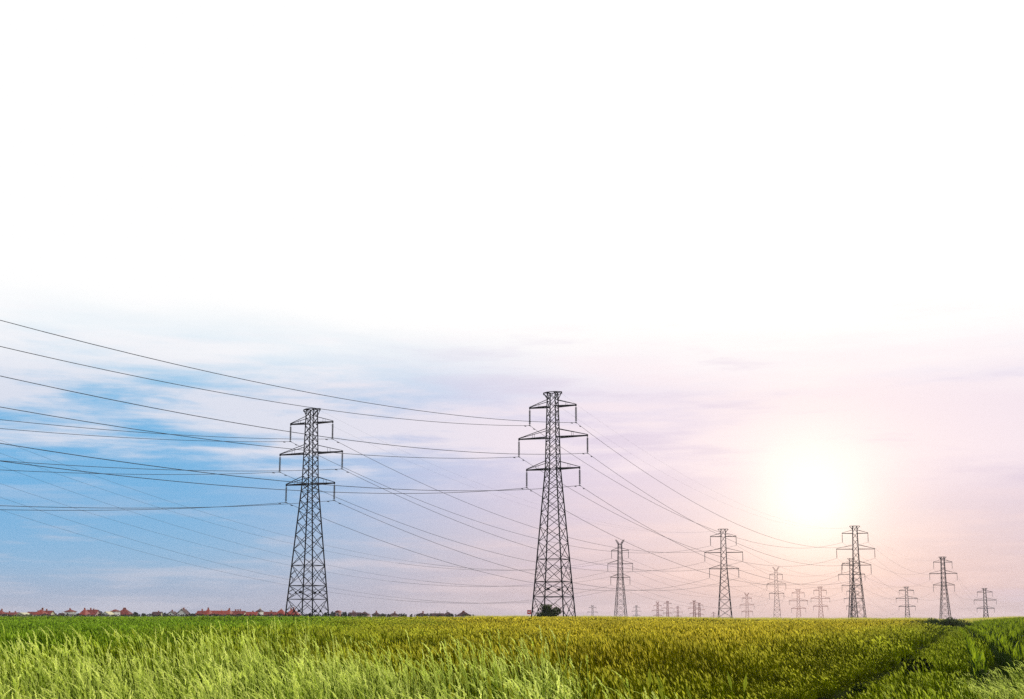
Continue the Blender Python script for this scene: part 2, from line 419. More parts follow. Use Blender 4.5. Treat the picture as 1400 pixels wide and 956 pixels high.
def proto_corn(i):
    mb = MB()
    for k in range(5):
        p = Vector((random.gauss(0, 0.03), -0.5+k*0.2+random.gauss(0, 0.03), 0)); h = random.uniform(0.95, 1.2)
        stem(mb, [p, p+Vector((0, 0, h*0.85))], 0.03, 1)
        a0 = random.uniform(-.5, .5)+PI/2
        for q in range(9):
            z = h*(0.15+0.085*q)
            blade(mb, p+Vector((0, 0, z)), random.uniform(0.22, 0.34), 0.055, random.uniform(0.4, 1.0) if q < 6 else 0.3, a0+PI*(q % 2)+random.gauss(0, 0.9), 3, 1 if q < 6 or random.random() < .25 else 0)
    return mb.mesh('maize_row', corn_mat, corn_dark)
def proto_rape(i):
    mb = MB()
    for k in range(160):
        p = Vector((random.uniform(-3, 3), random.uniform(-3, 3), 0))
        blade(mb, p, random.uniform(1.4, 1.9), 0.2, 0.1, random.uniform(0, 6.3), 1, 0)
    return mb.mesh('ripe_tuft', rape_mat)

def scatter(name, label, protos, pts):
    """pts: (x, y, z, rot, scale, zscale, index); one geometry-nodes object of kind stuff"""
    me = bpy.data.meshes.new(name); me.from_pydata([p[:3] for p in pts], [], [])
    for nm, k, ty in (('rot', 3, 'FLOAT'), ('scl', 4, 'FLOAT'), ('zs', 5, 'FLOAT'), ('idx', 6, 'INT')):
        at_ = me.attributes.new(nm, ty, 'POINT'); at_.data.foreach_set('value', [p[k] for p in pts])
    o = link(name, me); tag(o, label, kind='stuff')
    col = bpy.data.collections.new(name+'_sources')
    for i, pm in enumerate(protos):
        po = bpy.data.objects.new('%s_tuft_%02d' % (name, i), pm); col.objects.link(po)
    ng = bpy.data.node_groups.new(name, 'GeometryNodeTree')
    ng.interface.new_socket('Geometry', in_out='INPUT', socket_type='NodeSocketGeometry')
    ng.interface.new_socket('Geometry', in_out='OUTPUT', socket_type='NodeSocketGeometry')
    n = ng.nodes.new; l = ng.links.new
    gi = n('NodeGroupInput'); go = n('NodeGroupOutput'); ip = n('GeometryNodeInstanceOnPoints'); ci = n('GeometryNodeCollectionInfo')
    ci.inputs['Collection'].default_value = col; ci.inputs['Separate Children'].default_value = True; ci.inputs['Reset Children'].default_value = True
    def attr(nm, ty):
        a = n('GeometryNodeInputNamedAttribute'); a.data_type = ty; a.inputs[0].default_value = nm; return a.outputs['Attribute']
    cr = n('ShaderNodeCombineXYZ'); l(attr('rot', 'FLOAT'), cr.inputs[2])
    cs = n('ShaderNodeCombineXYZ'); s_ = attr('scl', 'FLOAT'); l(s_, cs.inputs[0]); l(s_, cs.inputs[1]); l(attr('zs', 'FLOAT'), cs.inputs[2])
    l(gi.outputs[0], ip.inputs['Points']); l(ci.outputs[0], ip.inputs['Instance']); ip.inputs['Pick Instance'].default_value = True
    l(attr('idx', 'INT'), ip.inputs['Instance Index']); l(cr.outputs[0], ip.inputs['Rotation']); l(cs.outputs[0], ip.inputs['Scale'])
    l(ip.outputs[0], go.inputs[0])
    md = o.modifiers.new('scatter', 'NODES'); md.node_group = ng
    return o
def in_view(x, y, m=4.0): return abs(x) < 0.44*y + m
def pit_free(x, y, k=1.0):
    return all(((x-a)/rx)**2+((y-b)/ry)**2 > k for a, b, rx, ry, _ in PITS)
WILD_EDGE = lambda x: 21.0 + 1.6*math.sin(x*1.1) + 1.2*math.sin(x*2.7+1)
def is_wild(x, y):
    return x < 2.0 + 0.6*math.sin(y*0.9) and y < WILD_EDGE(x) - 1.0*ss(-3, 3, x)*3
def jit(y0, y1, step, fn):
    out = []; y = y0
    while y < y1:
        x = -(0.44*y+6)
        while x < 0.44*y+6:
            px = x+random.uniform(-.5, .5)*step; py = y+random.uniform(-.5, .5)*step
            r = fn(px, py)
            if r: out.append(r)
            x += step
        y += step
    return out
def crop_side(x, y):
    s, d = trk(x, y); return d
def hz(x, y, sc_=0.15, a=0.12): return 1 + a*2*mnoise.noise(Vector((x*sc_, y*sc_, 4.2)))

# barley-like crop over the main field
near_p = [proto_crop(i, 0.9, 66, 0.78, 0.019, 2) for i in range(6)]
mid_p = [proto_crop(i, 2.2, 150, 0.80, 0.042, 1) for i in range(5)]
far_p = [proto_crop(i, 7.0, 260, 0.84, 0.13, 1) for i in range(4)]
def crop_ok(x, y, m=0.0):
    if crop_side(x, y) > -0.75-m*.6: return False
    if is_wild(x, y): return False
    return True
def fn_near(x, y):
    if not in_view(x, y) or not crop_ok(x, y) or not pit_free(x, y): return None
    lowering = 1 - (0.25+0.25*ss(45, 30, y))*ss(-4, -1.0, crop_side(x, y))
    return (x, y, ground(x, y), random.uniform(-.5, .5), random.uniform(.85, 1.2), hz(x, y, .3, .22)*lowering*random.uniform(.85, 1.08), random.randrange(6))
def fn_mid(x, y):
    if not in_view(x, y, 6) or not crop_ok(x, y, .6): return None
    return (x, y, ground(x, y), random.uniform(-.5, .5), random.uniform(.85, 1.15), hz(x, y, .12, .16)*random.uniform(.85, 1.12), random.randrange(5))
def fn_far(x, y):
    if not in_view(x, y, 12) or not crop_ok(x, y, 1.8): return None
    return (x, y, ground(x, y), random.uniform(0, 6.3), random.uniform(.85, 1.15), hz(x, y, .05, .1)*random.uniform(.85, 1.15), random.randrange(4))
P = jit(12.5, 48, 0.62, fn_near)
scatter('near_crop_grass', 'olive green cereal crop with pale ears filling the near field', near_p, P)
P = jit(47, 130, 1.5, fn_mid) + jit(128, 335, 4.6, fn_far)
scatter('far_crop_grass', 'dense green and olive crop covering the field up to its crest', mid_p+far_p,
        [p if p[1] < 129 else (*p[:6], p[6]+5) for p in P])

# pale wild grass at the front left
wild_p = [proto_wild(i) for i in range(6)]
tall_p = [proto_tall(i) for i in range(8)]
def fn_wild(x, y):
    if not in_view(x, y, 3) or not is_wild(x, y): return None
    edge = ss(0, 3.5, (2.0-x))*0.25 + 0.75
    if mnoise.noise(Vector((x*1.1, y*0.9, 3))) < -0.2: return None
    return (x, y, ground(x, y), random.uniform(-.35, .35), random.uniform(.85, 1.15), hz(x, y, .9, .42)*edge*random.uniform(.7, 1.12), (14+random.randrange(6)) if random.random() < 0.7*ss(-2.5, 2.0, x) else random.randrange(6))
P = jit(8.6, 23, 0.55, fn_wild)
def fn_tall(x, y):
    if not in_view(x, y, 3) or not is_wild(x, y): return None
    if mnoise.noise(Vector((x*0.5, y*0.5, 9))) < -0.15 or random.random() < 0.5: return None
    edge = ss(0, 4, (2.0-x))*0.16 + 0.84
    return (x, y, ground(x, y), random.uniform(-.5, .5), 1.0, edge*random.uniform(.76, 1.0), 6+random.randrange(8))
P += jit(9.5, 20, 0.8, fn_tall)
scatter('wild_grass', 'pale yellow green wild grass with nodding seed heads along the front', wild_p+tall_p+near_p, P)

# short grass on the track and verges, fresh pale grass at the front right
verge_p = [proto_short(i) for i in range(5)]
def fn_verge(x, y):
    s, d = trk(x, y)
    if d < -1.0 or d > 2.2 or y > 175 or not in_view(x, y, 3) or not pit_free(x, y, 2.0): return None
    if abs(d+0.35) < 0.5: return None
    near = ss(60, 38, y)
    k = (0.36+0.5*ss(0.1, 1.6, d))*(1-0.25*near)*hz(x, y, .5, .3)
    return (x, y, ground(x, y), random.uniform(-.6, .6), random.uniform(.8, 1.2), k*random.uniform(.8, 1.2), (random.randrange(6) if random.random() < .5 else 12+random.randrange(5)))
P = jit(12.5, 60, 0.42, fn_verge) + jit(60, 175, 0.7, fn_verge)
def fn_fresh(x, y):
    s, d = trk(x, y)
    if mnoise.noise(Vector((x*1.2, y*0.8, 13))) < -0.25: return None
    if d < 1.6 or y > 27.5 or not in_view(x, y, 3) or not pit_free(x, y): return None
    return (x, y, ground(x, y), random.uniform(-.6, .6), random.uniform(.8, 1.2), random.uniform(.42, .6)*hz(x, y, .6, .3)*(0.8+0.35*ss(1.6, 4.0, d)), 6+random.randrange(6))
P2 = jit(13, 38, 0.6, fn_fresh)
scatter('verge_grass', 'short green grass on the farm track and its verges', near_p+wild_p+verge_p, P+P2)
# maize rows right of the track, rows run along the track
corn_p = [proto_corn(i) for i in range(6)]
P = []
rang = math.atan2(TD.y, TD.x) - PI/2
for r in range(92):
    off = 1.8 + r*1.0
    s = -6.0
    while s < 240:
        p = T0 + TD*s + TN*off
        if in_view(p.x, p.y, 4) and p.y > 25 + 1.5*math.sin(p.x) and p.y < 300 and pit_free(p.x, p.y):
            P.append((p.x+random.gauss(0, .03), p.y, ground(p.x, p.y), rang+random.choice((0, PI))+random.gauss(0, .04), random.uniform(.9, 1.1),
                      random.uniform(.85, 1.12)*hz(p.x, p.y, .2, .1)*(0.85+0.15*ss(0, 3, off-1.5)), random.randrange(6)))
        s += 1.0 if s < 90 else 1.25
scatter('maize_crop', 'green maize plants standing in straight rows beside the track', corn_p, P)
# pale ripe field beyond the crest
rp = [proto_rape(i) for i in range(3)]
def fn_rape(x, y):
    u = x/y
    if u < -0.035 or crop_side(x, y) > -4 and y < 290: return None
    if u > 0.45: return None
    return (x, y, ground(x, y), random.uniform(0, 6.3), 1, random.uniform(.9, 1.05), random.randrange(3))
scatter('pale_ripe_crop', 'thin pale yellow strip of ripe crop on the skyline', rp, jit(337, 372, 5.0, fn_rape))

# ------------------------------------------------------------------ pylons
unit_bar = {}
def member(parent, a, b, w, material, name, lab=None):
    """one steel member as its own object, sharing a unit bar mesh"""
    if material not in unit_bar:
        mb = MB(); mb.box(-.5, .5, -.5, .5, 0, 1); unit_bar[material] = mb.mesh('steel_member', material)
    a, b = Vector(a), Vector(b); d = b-a; q = d.to_track_quat('Z', 'Y')
    m = Matrix.Translation(a) @ q.to_matrix().to_4x4() @ Matrix.Diagonal((w, w, d.length, 1))
    return link(name, unit_bar[material], parent, mtx=m)
ins_mesh = {}
def insulator_mesh(length, fat):
    key = (round(length, 2), fat)
    if key not in ins_mesh:
        mb = MB(); prof = [(0.03*fat, 0), (0.03*fat, -0.25)]; n = 14; z0, z1 = -0.3, -length+0.25
        for i in range(n):
            z = z0+(z1-z0)*i/n; dzz = (z1-z0)/n
            prof += [(0.06*fat, z), (0.16*fat, z+dzz*0.35), (0.06*fat, z+dzz*0.7)]
        prof += [(0.04*fat, z1), (0.04*fat, -length)]
        mb.lathe(prof, 8); mb.bar((0, -0.45, -length), (0, 0.45, -length), 0.10*fat)
        ins_mesh[key] = mb.mesh('insulator', insul_mat, smooth=False)
    return ins_mesh[key]

def pylon(px, ytop, Y, yaw, label, detail=2, vtop=False, arm=1.0, thick=1.0, material=None, head=17.0, ins=(1,1,1,1,1,1), grp='steel lattice pylons of the power lines'):
    """detail 2: every brace its own part; 1: bracing joined; 0: far and simple"""
    material = material or steel
    top = at(px, ytop, Y); gx, gy = top.x, top.y; gz = ground(gx, gy) - 0.1
    H = top.z - gz
    root = link('power_pylon', None, None, (gx, gy, gz)); root.rotation_euler = (0, 0, -math.radians(yaw))
    tag(root, label, 'pylon', grp)
    zl = H-head; k = head/17.0                      # lower cross-arm level
    zm, zu = zl+6.95*k, zl+13.8*k
    wt, ww_, wb = 0.9*k, 1.3*k, 1.3*k+zl*0.073      # half widths: top, waist, base
    def hw(z): return wb+(ww_-wb)*z/zl if z < zl else ww_+(wt-ww_)*(z-zl)/(H-zl)
    def cor(i, z):
        w = hw(z); sx, sy = ((-1,-1),(1,-1),(1,1),(-1,1))[i % 4]; return Vector((sx*w, sy*w, z))
    tl, tb, ta = 0.21*thick, 0.10*thick, 0.15*thick
    for i in range(4):
        mb = MB(); mb.bar(cor(i, 0), cor(i, zl), tl); mb.bar(cor(i, zl), cor(i, H), tl*0.85); mb.build('leg', root, material)
        if detail == 2:
            mb = MB(); c = cor(i, 0); mb.lathe([(0.01, 0.45), (0.38, 0.45), (0.5, 0.05), (0.5, -0.5)], 10, 0, (c.x, c.y, 0)); mb.build('footing', root, concrete)
    # levels of the bracing panels
    if detail == 2: lv = [0, 0.105*zl*1.6, 0.26*zl*1.02, 0.41*zl]
    elif detail == 1: lv = [0, 0.15*zl, 0.3*zl]
    else: lv = [0]
    z = lv[-1]
    while z < zl-1.5:
        z += hw(z)*(1.35 if detail == 2 else 1.5); lv.append(min(z, zl))
    if zl-lv[-1] < 1.2: lv[-1] = zl
    else: lv.append(zl)
    nu = 9 if detail == 2 else 6
    up = [zl+(H-zl)*i/nu for i in range(1, nu+1)]
    levels = lv+up
    jb = MB()
    def brace(a, b, w, nm='brace'):
        if detail == 2: member(root, a, b, w, material, nm)
        else: jb.bar(a, b, w)
    belts = []
    for n_, (z0, z1) in enumerate(zip(levels[:-1], levels[1:])):
        for i in range(4):
            a0, b0, a1, b1 = cor(i, z0), cor(i+1, z0), cor(i, z1), cor(i+1, z1)
            brace(a0, b1, tb); brace(b0, a1, tb)
            if n_ < 3 and detail >= 1:
                brace(a1, b1, tb*1.3, 'belt')
    for i in range(4):
        brace(cor(i, zl), cor(i+1, zl), ta, 'belt'); brace(cor(i, H), cor(i+1, H), ta, 'belt')
    if detail == 2:                                  # gusset plates and secondary struts of the base panels
        for n_, (z0, z1) in enumerate(zip(lv[:3], lv[1:4])):
            for i in range(4):
                ctr = (cor(i, z0)+cor(i+1, z0)+cor(i, z1)+cor(i+1, z1))/4
                for s_ in (0, 1):
                    leg_m = cor(i+s_, (z0+z1)/2); qd = cor(i+s_, z0).lerp(ctr, 0.5); qu = cor(i+s_, z1).lerp(ctr, 0.5)
                    brace(leg_m, qd, tb*0.8, 'strut'); brace(leg_m, qu, tb*0.8, 'strut')
                if n_ < 2:
                    mb = MB(); c = ctr; a = (cor(i+1, z0)-cor(i, z0)).normalized()
                    mb.bar(c-a*0.35, c+a*0.35, 0.06, 0, 0.5); mb.build('gusset_plate', root, material)
    elif detail == 1:
        pass
    # cross-arms, one mesh per side and level
    ends = []
    for ai, (z, half, rise) in enumerate(((zu, 5.45, 1.5), (zm, 8.05, 1.9), (zl, 6.2, 1.7))):
        for s in (-1, 1):
            mb = MB(); half_ = half*k*arm; tip = Vector((s*half_, 0, z)); w = hw(z); w2 = hw(z+rise*k)
            A = [Vector((s*w, -w, z)), Vector((s*w, w, z))]; B = [Vector((s*w2, -w2, z+rise*k)), Vector((s*w2, w2, z+rise*k))]
            for p in A: mb.bar(p, tip+Vector((0, 0.12 if p.y > 0 else -0.12, 0)), ta*1.5)
            for p in B: mb.bar(p, tip+Vector((0, 0.1 if p.y > 0 else -0.1, 0.22)), ta*0.8)
            if detail >= 1:
                n = 4
                for j in range(1, n):
                    t0_, t1_ = (j-0.5)/n, j/n
                    if detail == 2 and j == 2:
                        for q in (0, 1): mb.bar(A[q].lerp(tip, t1_), B[q].lerp(tip, t1_), tb*0.5)
                    mb.bar(A[0].lerp(tip, t1_), A[1].lerp(tip, t1_), tb*0.8)
                    mb.bar(A[0].lerp(tip, (j-1)/n), A[1].lerp(tip, t1_), tb*0.7)
            mb.bar(tip+Vector((0, 0, 0.25)), tip+Vector((0, 0, -0.25)), ta*1.6)
            mb.build('cross_arm', root, material)
            IL = 3.7*k
            o = link('insulator', insulator_mesh(IL, 1.7 if detail == 2 else 1.3), root, tip+Vector((0, 0, -0.2)))
            ends.append(tip+Vector((0, 0, -0.2-IL)))
    # top
    mb = MB(); earth = []
    if vtop:
        for s in (-1, 1):
            tipv = Vector((s*2.4*k, 0, H+2.4*k))
            for (sx, sy) in ((-1,-1), (1,-1), (1,1), (-1,1)):
                bx = s*wt if sx == s else s*0.2
                mb.bar((bx, sy*wt*0.9, H), tipv+Vector((-s*(0.0 if sx == s else 0.55), sy*0.15, 0.1)), ta)
            for t_ in (0.35, 0.65):
                a = Vector((s*wt, 0, H)).lerp(tipv, t_); b = Vector((s*0.2, 0, H)).lerp(tipv, t_); mb.bar(a, b, tb)
            earth.append(tipv)
        mb.build('earth_wire_horn', root, material)
    else:
        for s in (-1, 1):
            t_ = Vector((s*2.15*k, 0, H))
            for y_ in (-1, 1):
                mb.bar((s*hw(H), y_*hw(H), H), t_, ta); mb.bar((s*hw(H-1.5), y_*hw(H-1.5), H-1.5), t_-Vector((0, 0, 0.1)), ta*0.8)
            mb.bar(t_, t_-Vector((0, 0, 0.45)), ta)
            earth.append(t_-Vector((0, 0, 0.45)))
        mb.build('peak_frame', root, material)
    if detail < 2: jb.build('bracing', root, material)
    bpy.context.view_layer.update()
    mw = root.matrix_world.copy()
    return dict(root=root, ends=[mw @ e for e in ends], earth=[mw @ e for e in earth])

def Dh(px_head): return 17.0*FPX/px_head
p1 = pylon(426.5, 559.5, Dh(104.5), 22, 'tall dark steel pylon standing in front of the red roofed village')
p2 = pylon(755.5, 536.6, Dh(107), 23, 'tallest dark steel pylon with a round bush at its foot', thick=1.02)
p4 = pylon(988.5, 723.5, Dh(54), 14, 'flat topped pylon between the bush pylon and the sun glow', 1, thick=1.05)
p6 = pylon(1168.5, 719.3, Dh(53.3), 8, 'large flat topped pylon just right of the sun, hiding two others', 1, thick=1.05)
p7 = pylon(1163.5, 763.6, 787, 10, 'smaller pylon mostly behind the large one just right of the sun', 1, thick=1.15)
p9 = pylon(1288.5, 761.5, 757, 6, 'slender pylon rising behind the hedge at the end of the track', 1, thick=1.35)
p3 = pylon(847.5, 744.5, 632, 18, 'horned V topped pylon right of the pylon with the bush', 1, True, 0.82, 1.1, steel_red, 16.6)
p5 = pylon(1060.8, 780, 905, 12, 'horned V topped pylon below and left of the sun', 1, True, 0.85, 1.25, mat('brown_hazed_steel', (0.10, 0.04, 0.032), 0.7, 0.1, 0.3, 1.0), 16.6)  # brown of the sunlit haze is put into this pylon's steel colour
p10 = pylon(1239, 802.5, 1100, 15, 'small pylon between the large pylon by the sun and the track', 1, False, 1.12, 1.9, steel)
p11 = pylon(1346, 804.5, 1075, 15, 'small pylon above the maize rows, farthest to the right', 1, False, 1.12, 1.9, steel)
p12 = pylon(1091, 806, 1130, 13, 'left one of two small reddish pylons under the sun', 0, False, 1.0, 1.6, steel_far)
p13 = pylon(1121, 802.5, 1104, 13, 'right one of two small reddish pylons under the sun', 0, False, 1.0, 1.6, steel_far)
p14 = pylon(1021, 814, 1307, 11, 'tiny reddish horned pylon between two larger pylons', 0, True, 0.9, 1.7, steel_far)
p8 = pylon(1165.5, 804, 1180, 13, 'short pylon seen through the legs of the large pylon by the sun', 0, False, 1.0, 1.6, steel_red)
far_g = 'tiny pylons along the horizon'
for x_, y_, D_, v_, lb in ((810, 828, 1900, False, 'tiny isolated pylon between the bush pylon and the horned pylon'),
                           (870, 828, 2180, False, 'tiny pylon just right of the large horned pylon'),
                           (899, 825, 1760, True, 'tiny horned pylon, first in the far row'),
                           (912.5, 822, 1790, False, 'tiny pylon beside the tiny horned one in the far row'),
                           (926.5, 829, 2150, False, 'faintest and shortest pylon in the far row'),
                           (949, 821.3, 1660, False, 'left one of two tiny pylons standing close together'),
                           (956, 824.5, 1850, False, 'right one of two tiny pylons standing close together'),
                           (975.5, 837, 3000, False, 'barely visible pylon tip beside the flat topped pylon')):
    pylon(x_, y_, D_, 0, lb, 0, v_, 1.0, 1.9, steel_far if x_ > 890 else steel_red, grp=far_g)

# ------------------------------------------------------------------ conductors
def tube(mb, pts, r, seg=4):
    n0 = len(mb.V); k = len(pts)
    for i, p in enumerate(pts):
        d = (pts[min(i+1, k-1)]-pts[max(i-1, 0)]).normalized(); x = d.cross(Vector((0, 0, 1))).normalized(); y = x.cross(d)
        for q in range(seg): mb.V.append(p + x*(r*math.cos(2*PI*q/seg)) + y*(r*math.sin(2*PI*q/seg)))
    for i in range(k-1):
        for q in range(seg):
            a = n0+i*seg+q; b = n0+i*seg+(q+1) % seg
            mb.F.append((a, b, b+seg, a+seg)); mb.mi.append(0)
damper = MB(); damper.bar((0, -0.35, -0.12), (0, -0.12, -0.12), 0.14); damper.bar((0, 0.12, -0.12), (0, 0.35, -0.12), 0.14); damper.bar((0, -0.35, -0.1), (0, 0.35, -0.1), 0.04); damper.bar((0,0,0.05),(0,0,-0.12),0.06)
damper_mesh = damper.mesh('vibration_damper', steel)
def conductor(name, label, pts, sags, rs, group, dampers=False):
    mb = MB()
    damp = []
    for a, b, s, (r0, r1) in zip(pts[:-1], pts[1:], sags, rs):
        n = 40; P_ = []
        for i in range(n+1):
            t = i/n; P_.append(a.lerp(b, t)-Vector((0, 0, 4*s*t*(1-t))))
        # radius varies a little along the span (taper for far spans)
        half = n//2
        tube(mb, P_[:half+1], r0); tube(mb, P_[half:], r1)
        damp.append((P_[0], P_[1], P_[-1], P_[-2]))
    me = mb.mesh(name, wire_mat); o = link(name, me); tag(o, label, 'power cable', group)
    if dampers:
        for (a0, a1, b0, b1) in damp:
            for p, q in ((a0, a1), (b0, b1)):
                if p.y > 330 or p.y < 100: continue
                d = (q-p).normalized(); c = link('vibration_damper', damper_mesh, o, p+d*2.2)
                c.rotation_euler = (0, 0, math.atan2(d.y, d.x)-PI/2)
    return o
pos = ['upper left', 'upper right', 'middle left', 'middle right', 'lower left', 'lower right']
def back(pt, ang, L_, dz_=0.0):
    a = math.radians(ang); return pt + Vector((-math.sin(a)*L_, -math.cos(a)*L_, dz_))
def line(tag_, what, towers, ang, L_, dz_, sags, rs, group):
    for i in range(6):
        pts = [back(towers[0]['ends'][i], ang, L_, dz_)] + [t['ends'][i] for t in towers]
        conductor('power_line', '%s cable of %s' % (pos[i], what), pts, sags, rs, group, True)
    for i in range(2):
        pts = [t['earth'][i] for t in towers]
        conductor('earth_wire', 'thin top %s wire over %s' % (('left', 'right')[i], what), pts, [s*0.85 for s in sags[1:]], [(0.010, 0.010) for _ in rs[1:]], group)
line('A', 'the pylon in front of the village', [p1, p4, p7, p10], 28, 300, 2, [10.5, 11.5, 8, 9], [(.042, .045), (.045, .042), (.03, .028), (.028, .028)], 'cables of the line over the village pylon')
line('B', 'the pylon with the bush', [p2, p6, p9, p11], 28, 290, 2, [10.5, 11.5, 8, 9], [(.04, .045), (.045, .038), (.03, .028), (.028, .028)], 'cables of the line over the bush pylon')
line('C', 'the large horned pylon', [p3, p5, p14], 28, 395, 14, [17, 9, 9], [(.024, .042), (.036, .03), (.028, .028)], 'cables of the line over the horned pylon')

# ------------------------------------------------------------------ bushes and trees
def crown_mesh(name, rx, ry, rz, n, leaf, material, seed, cz=0.0, flat=0.0):
    rnd = random.Random(seed); mb = MB()
    cl = []
    for _ in range(22):
        u = Vector((rnd.gauss(0, 1), rnd.gauss(0, 1), rnd.gauss(0, 1))).normalized()*rnd.uniform(.2, .72)
        cl.append((Vector((u.x*rx, u.y*ry, cz+u.z*rz)), rnd.uniform(.2, .4)))
    for i in range(n):
        c, r = rnd.choice(cl)
        v = Vector((rnd.gauss(0, 1), rnd.gauss(0, 1), rnd.gauss(0, 1))).normalized()*r*rnd.uniform(.55, 1.1)
        p = c + Vector((v.x*rx, v.y*ry, v.z*rz))
        if p.z < 0.03: p.z = rnd.uniform(0.03, 0.3)
        a = Vector((rnd.gauss(0, 1), rnd.gauss(0, 1), rnd.gauss(0, 1))).normalized(); b = a.cross(Vector((rnd.gauss(0, 1), rnd.gauss(0, 1), rnd.gauss(0, 1)))).normalized()
        l = leaf*rnd.uniform(.6, 1.3)
        mb.quad(p-a*l, p+b*l*.5, p+a*l, p-b*l*.5)
    return mb.mesh(name, material)
def bush(px, Y, w, h, label, cat='bush', n=2600, leaf=0.13, group=None, m=None, name='bush', z0=None, seed=1):
    x = (px-700)/FPX*Y*math.cos(0) ; x = at(px, 845, Y).x
    root = link(name, None, None, (x, Y, ground(x, Y) if z0 is None else z0)); tag(root, label, cat, group)
    link('crown', crown_mesh('crown', w/2, w/2*.8, h/2, n, leaf, m or bush_leaf, seed, h*(0.52 if w > 1 else 0.38)), root)
    mb = MB(); rnd = random.Random(seed)
    for k in range(5):
        a = rnd.uniform(0, 6.3); mb.bar((0, 0, -0.1), (math.cos(a)*w*.22, math.sin(a)*w*.2, h*.6), max(.05, w*.02))
    mb.build('trunk', root, bark)
    return root
bush(750, 262, 6.6, 4.3, 'round dark green bush at the foot of the tallest pylon', n=4600, leaf=.17, seed=3)
bush(737, 268, 2.6, 1.7, 'low dark bush left of the round bush under the pylon', n=900, leaf=.16, seed=4)
bush(710, 330, 3.2, 1.5, 'small dark shrub on the skyline left of the sign', n=900, leaf=.18, seed=5)
bush(773, 262, 1.3, 1.4, 'small thin shrub right of the round bush under the pylon', n=260, leaf=.12, seed=6)
gh = 'hedge bushes at the end of the track'
bush(1277.5, 182, 3.4, 2.7, 'light green rounded bush left of the pylon behind the track', n=1500, leaf=.10, seed=7, group=gh, z0=-0.5, m=mat('light_bush_leaf', (.07, .11, .02), .7, .2, .5, 1.5, (.035, .06, .012), .3))
bush(1296, 178, 5.0, 2.7, 'dark domed bush below the slender pylon', n=2200, leaf=.11, seed=8, group=gh, z0=-0.5)
bush(1262, 192, 5.4, 2.3, 'low flat hedge bush at the left end of the hedge', n=1600, leaf=.11, seed=9, group=gh, z0=-0.5)
bush(1317, 188, 4.6, 2.1, 'low dark hedge bush at the right end beside the maize', n=1200, leaf=.11, seed=10, group=gh, z0=-0.5)

bush(1252, 30.0, 1.0, .95, 'near black leaf clump standing in for the shadow in the hollow beside the track', 'shrub', 1500, .05, None, mat('hollow_shade_leaf', (.014, .022, .005), .9, 0), 'shade_shrub', 0.0, 21)  # added clump, near-black leaves stand in for shadow in the hollow
bush(1178, 26.2, .85, .46, 'dark low shrub deepening the shade in a hollow nearest the bottom edge', 'shrub', 1300, .05, None, bpy.data.materials['hollow_shade_leaf'], 'shade_shrub', -0.05, 22)  # same near-black leaves, shade of the hollow put into their colour
# warning sign by the pylon
sx = at(723.5, 845, 266).x; sz = ground(sx, 266)
sg = link('warning_sign', None, None, (sx, 266, sz)); tag(sg, 'small red and white sign on a thin post left of the pylon bush', 'sign')
mb = MB(); mb.bar((0, 0, 0), (0, 0, 2.5), 0.09); mb.build('post', sg, sign_white)
mb = MB(); mb.box(-.42, .42, -.08, -.05, 1.75, 2.6); mb.build('sign_board', sg, sign_red)
mb = MB(); mb.box(-.25, .25, -.084, -.080, 2.05, 2.3); mb.build('sign_stripe', sg, sign_white)

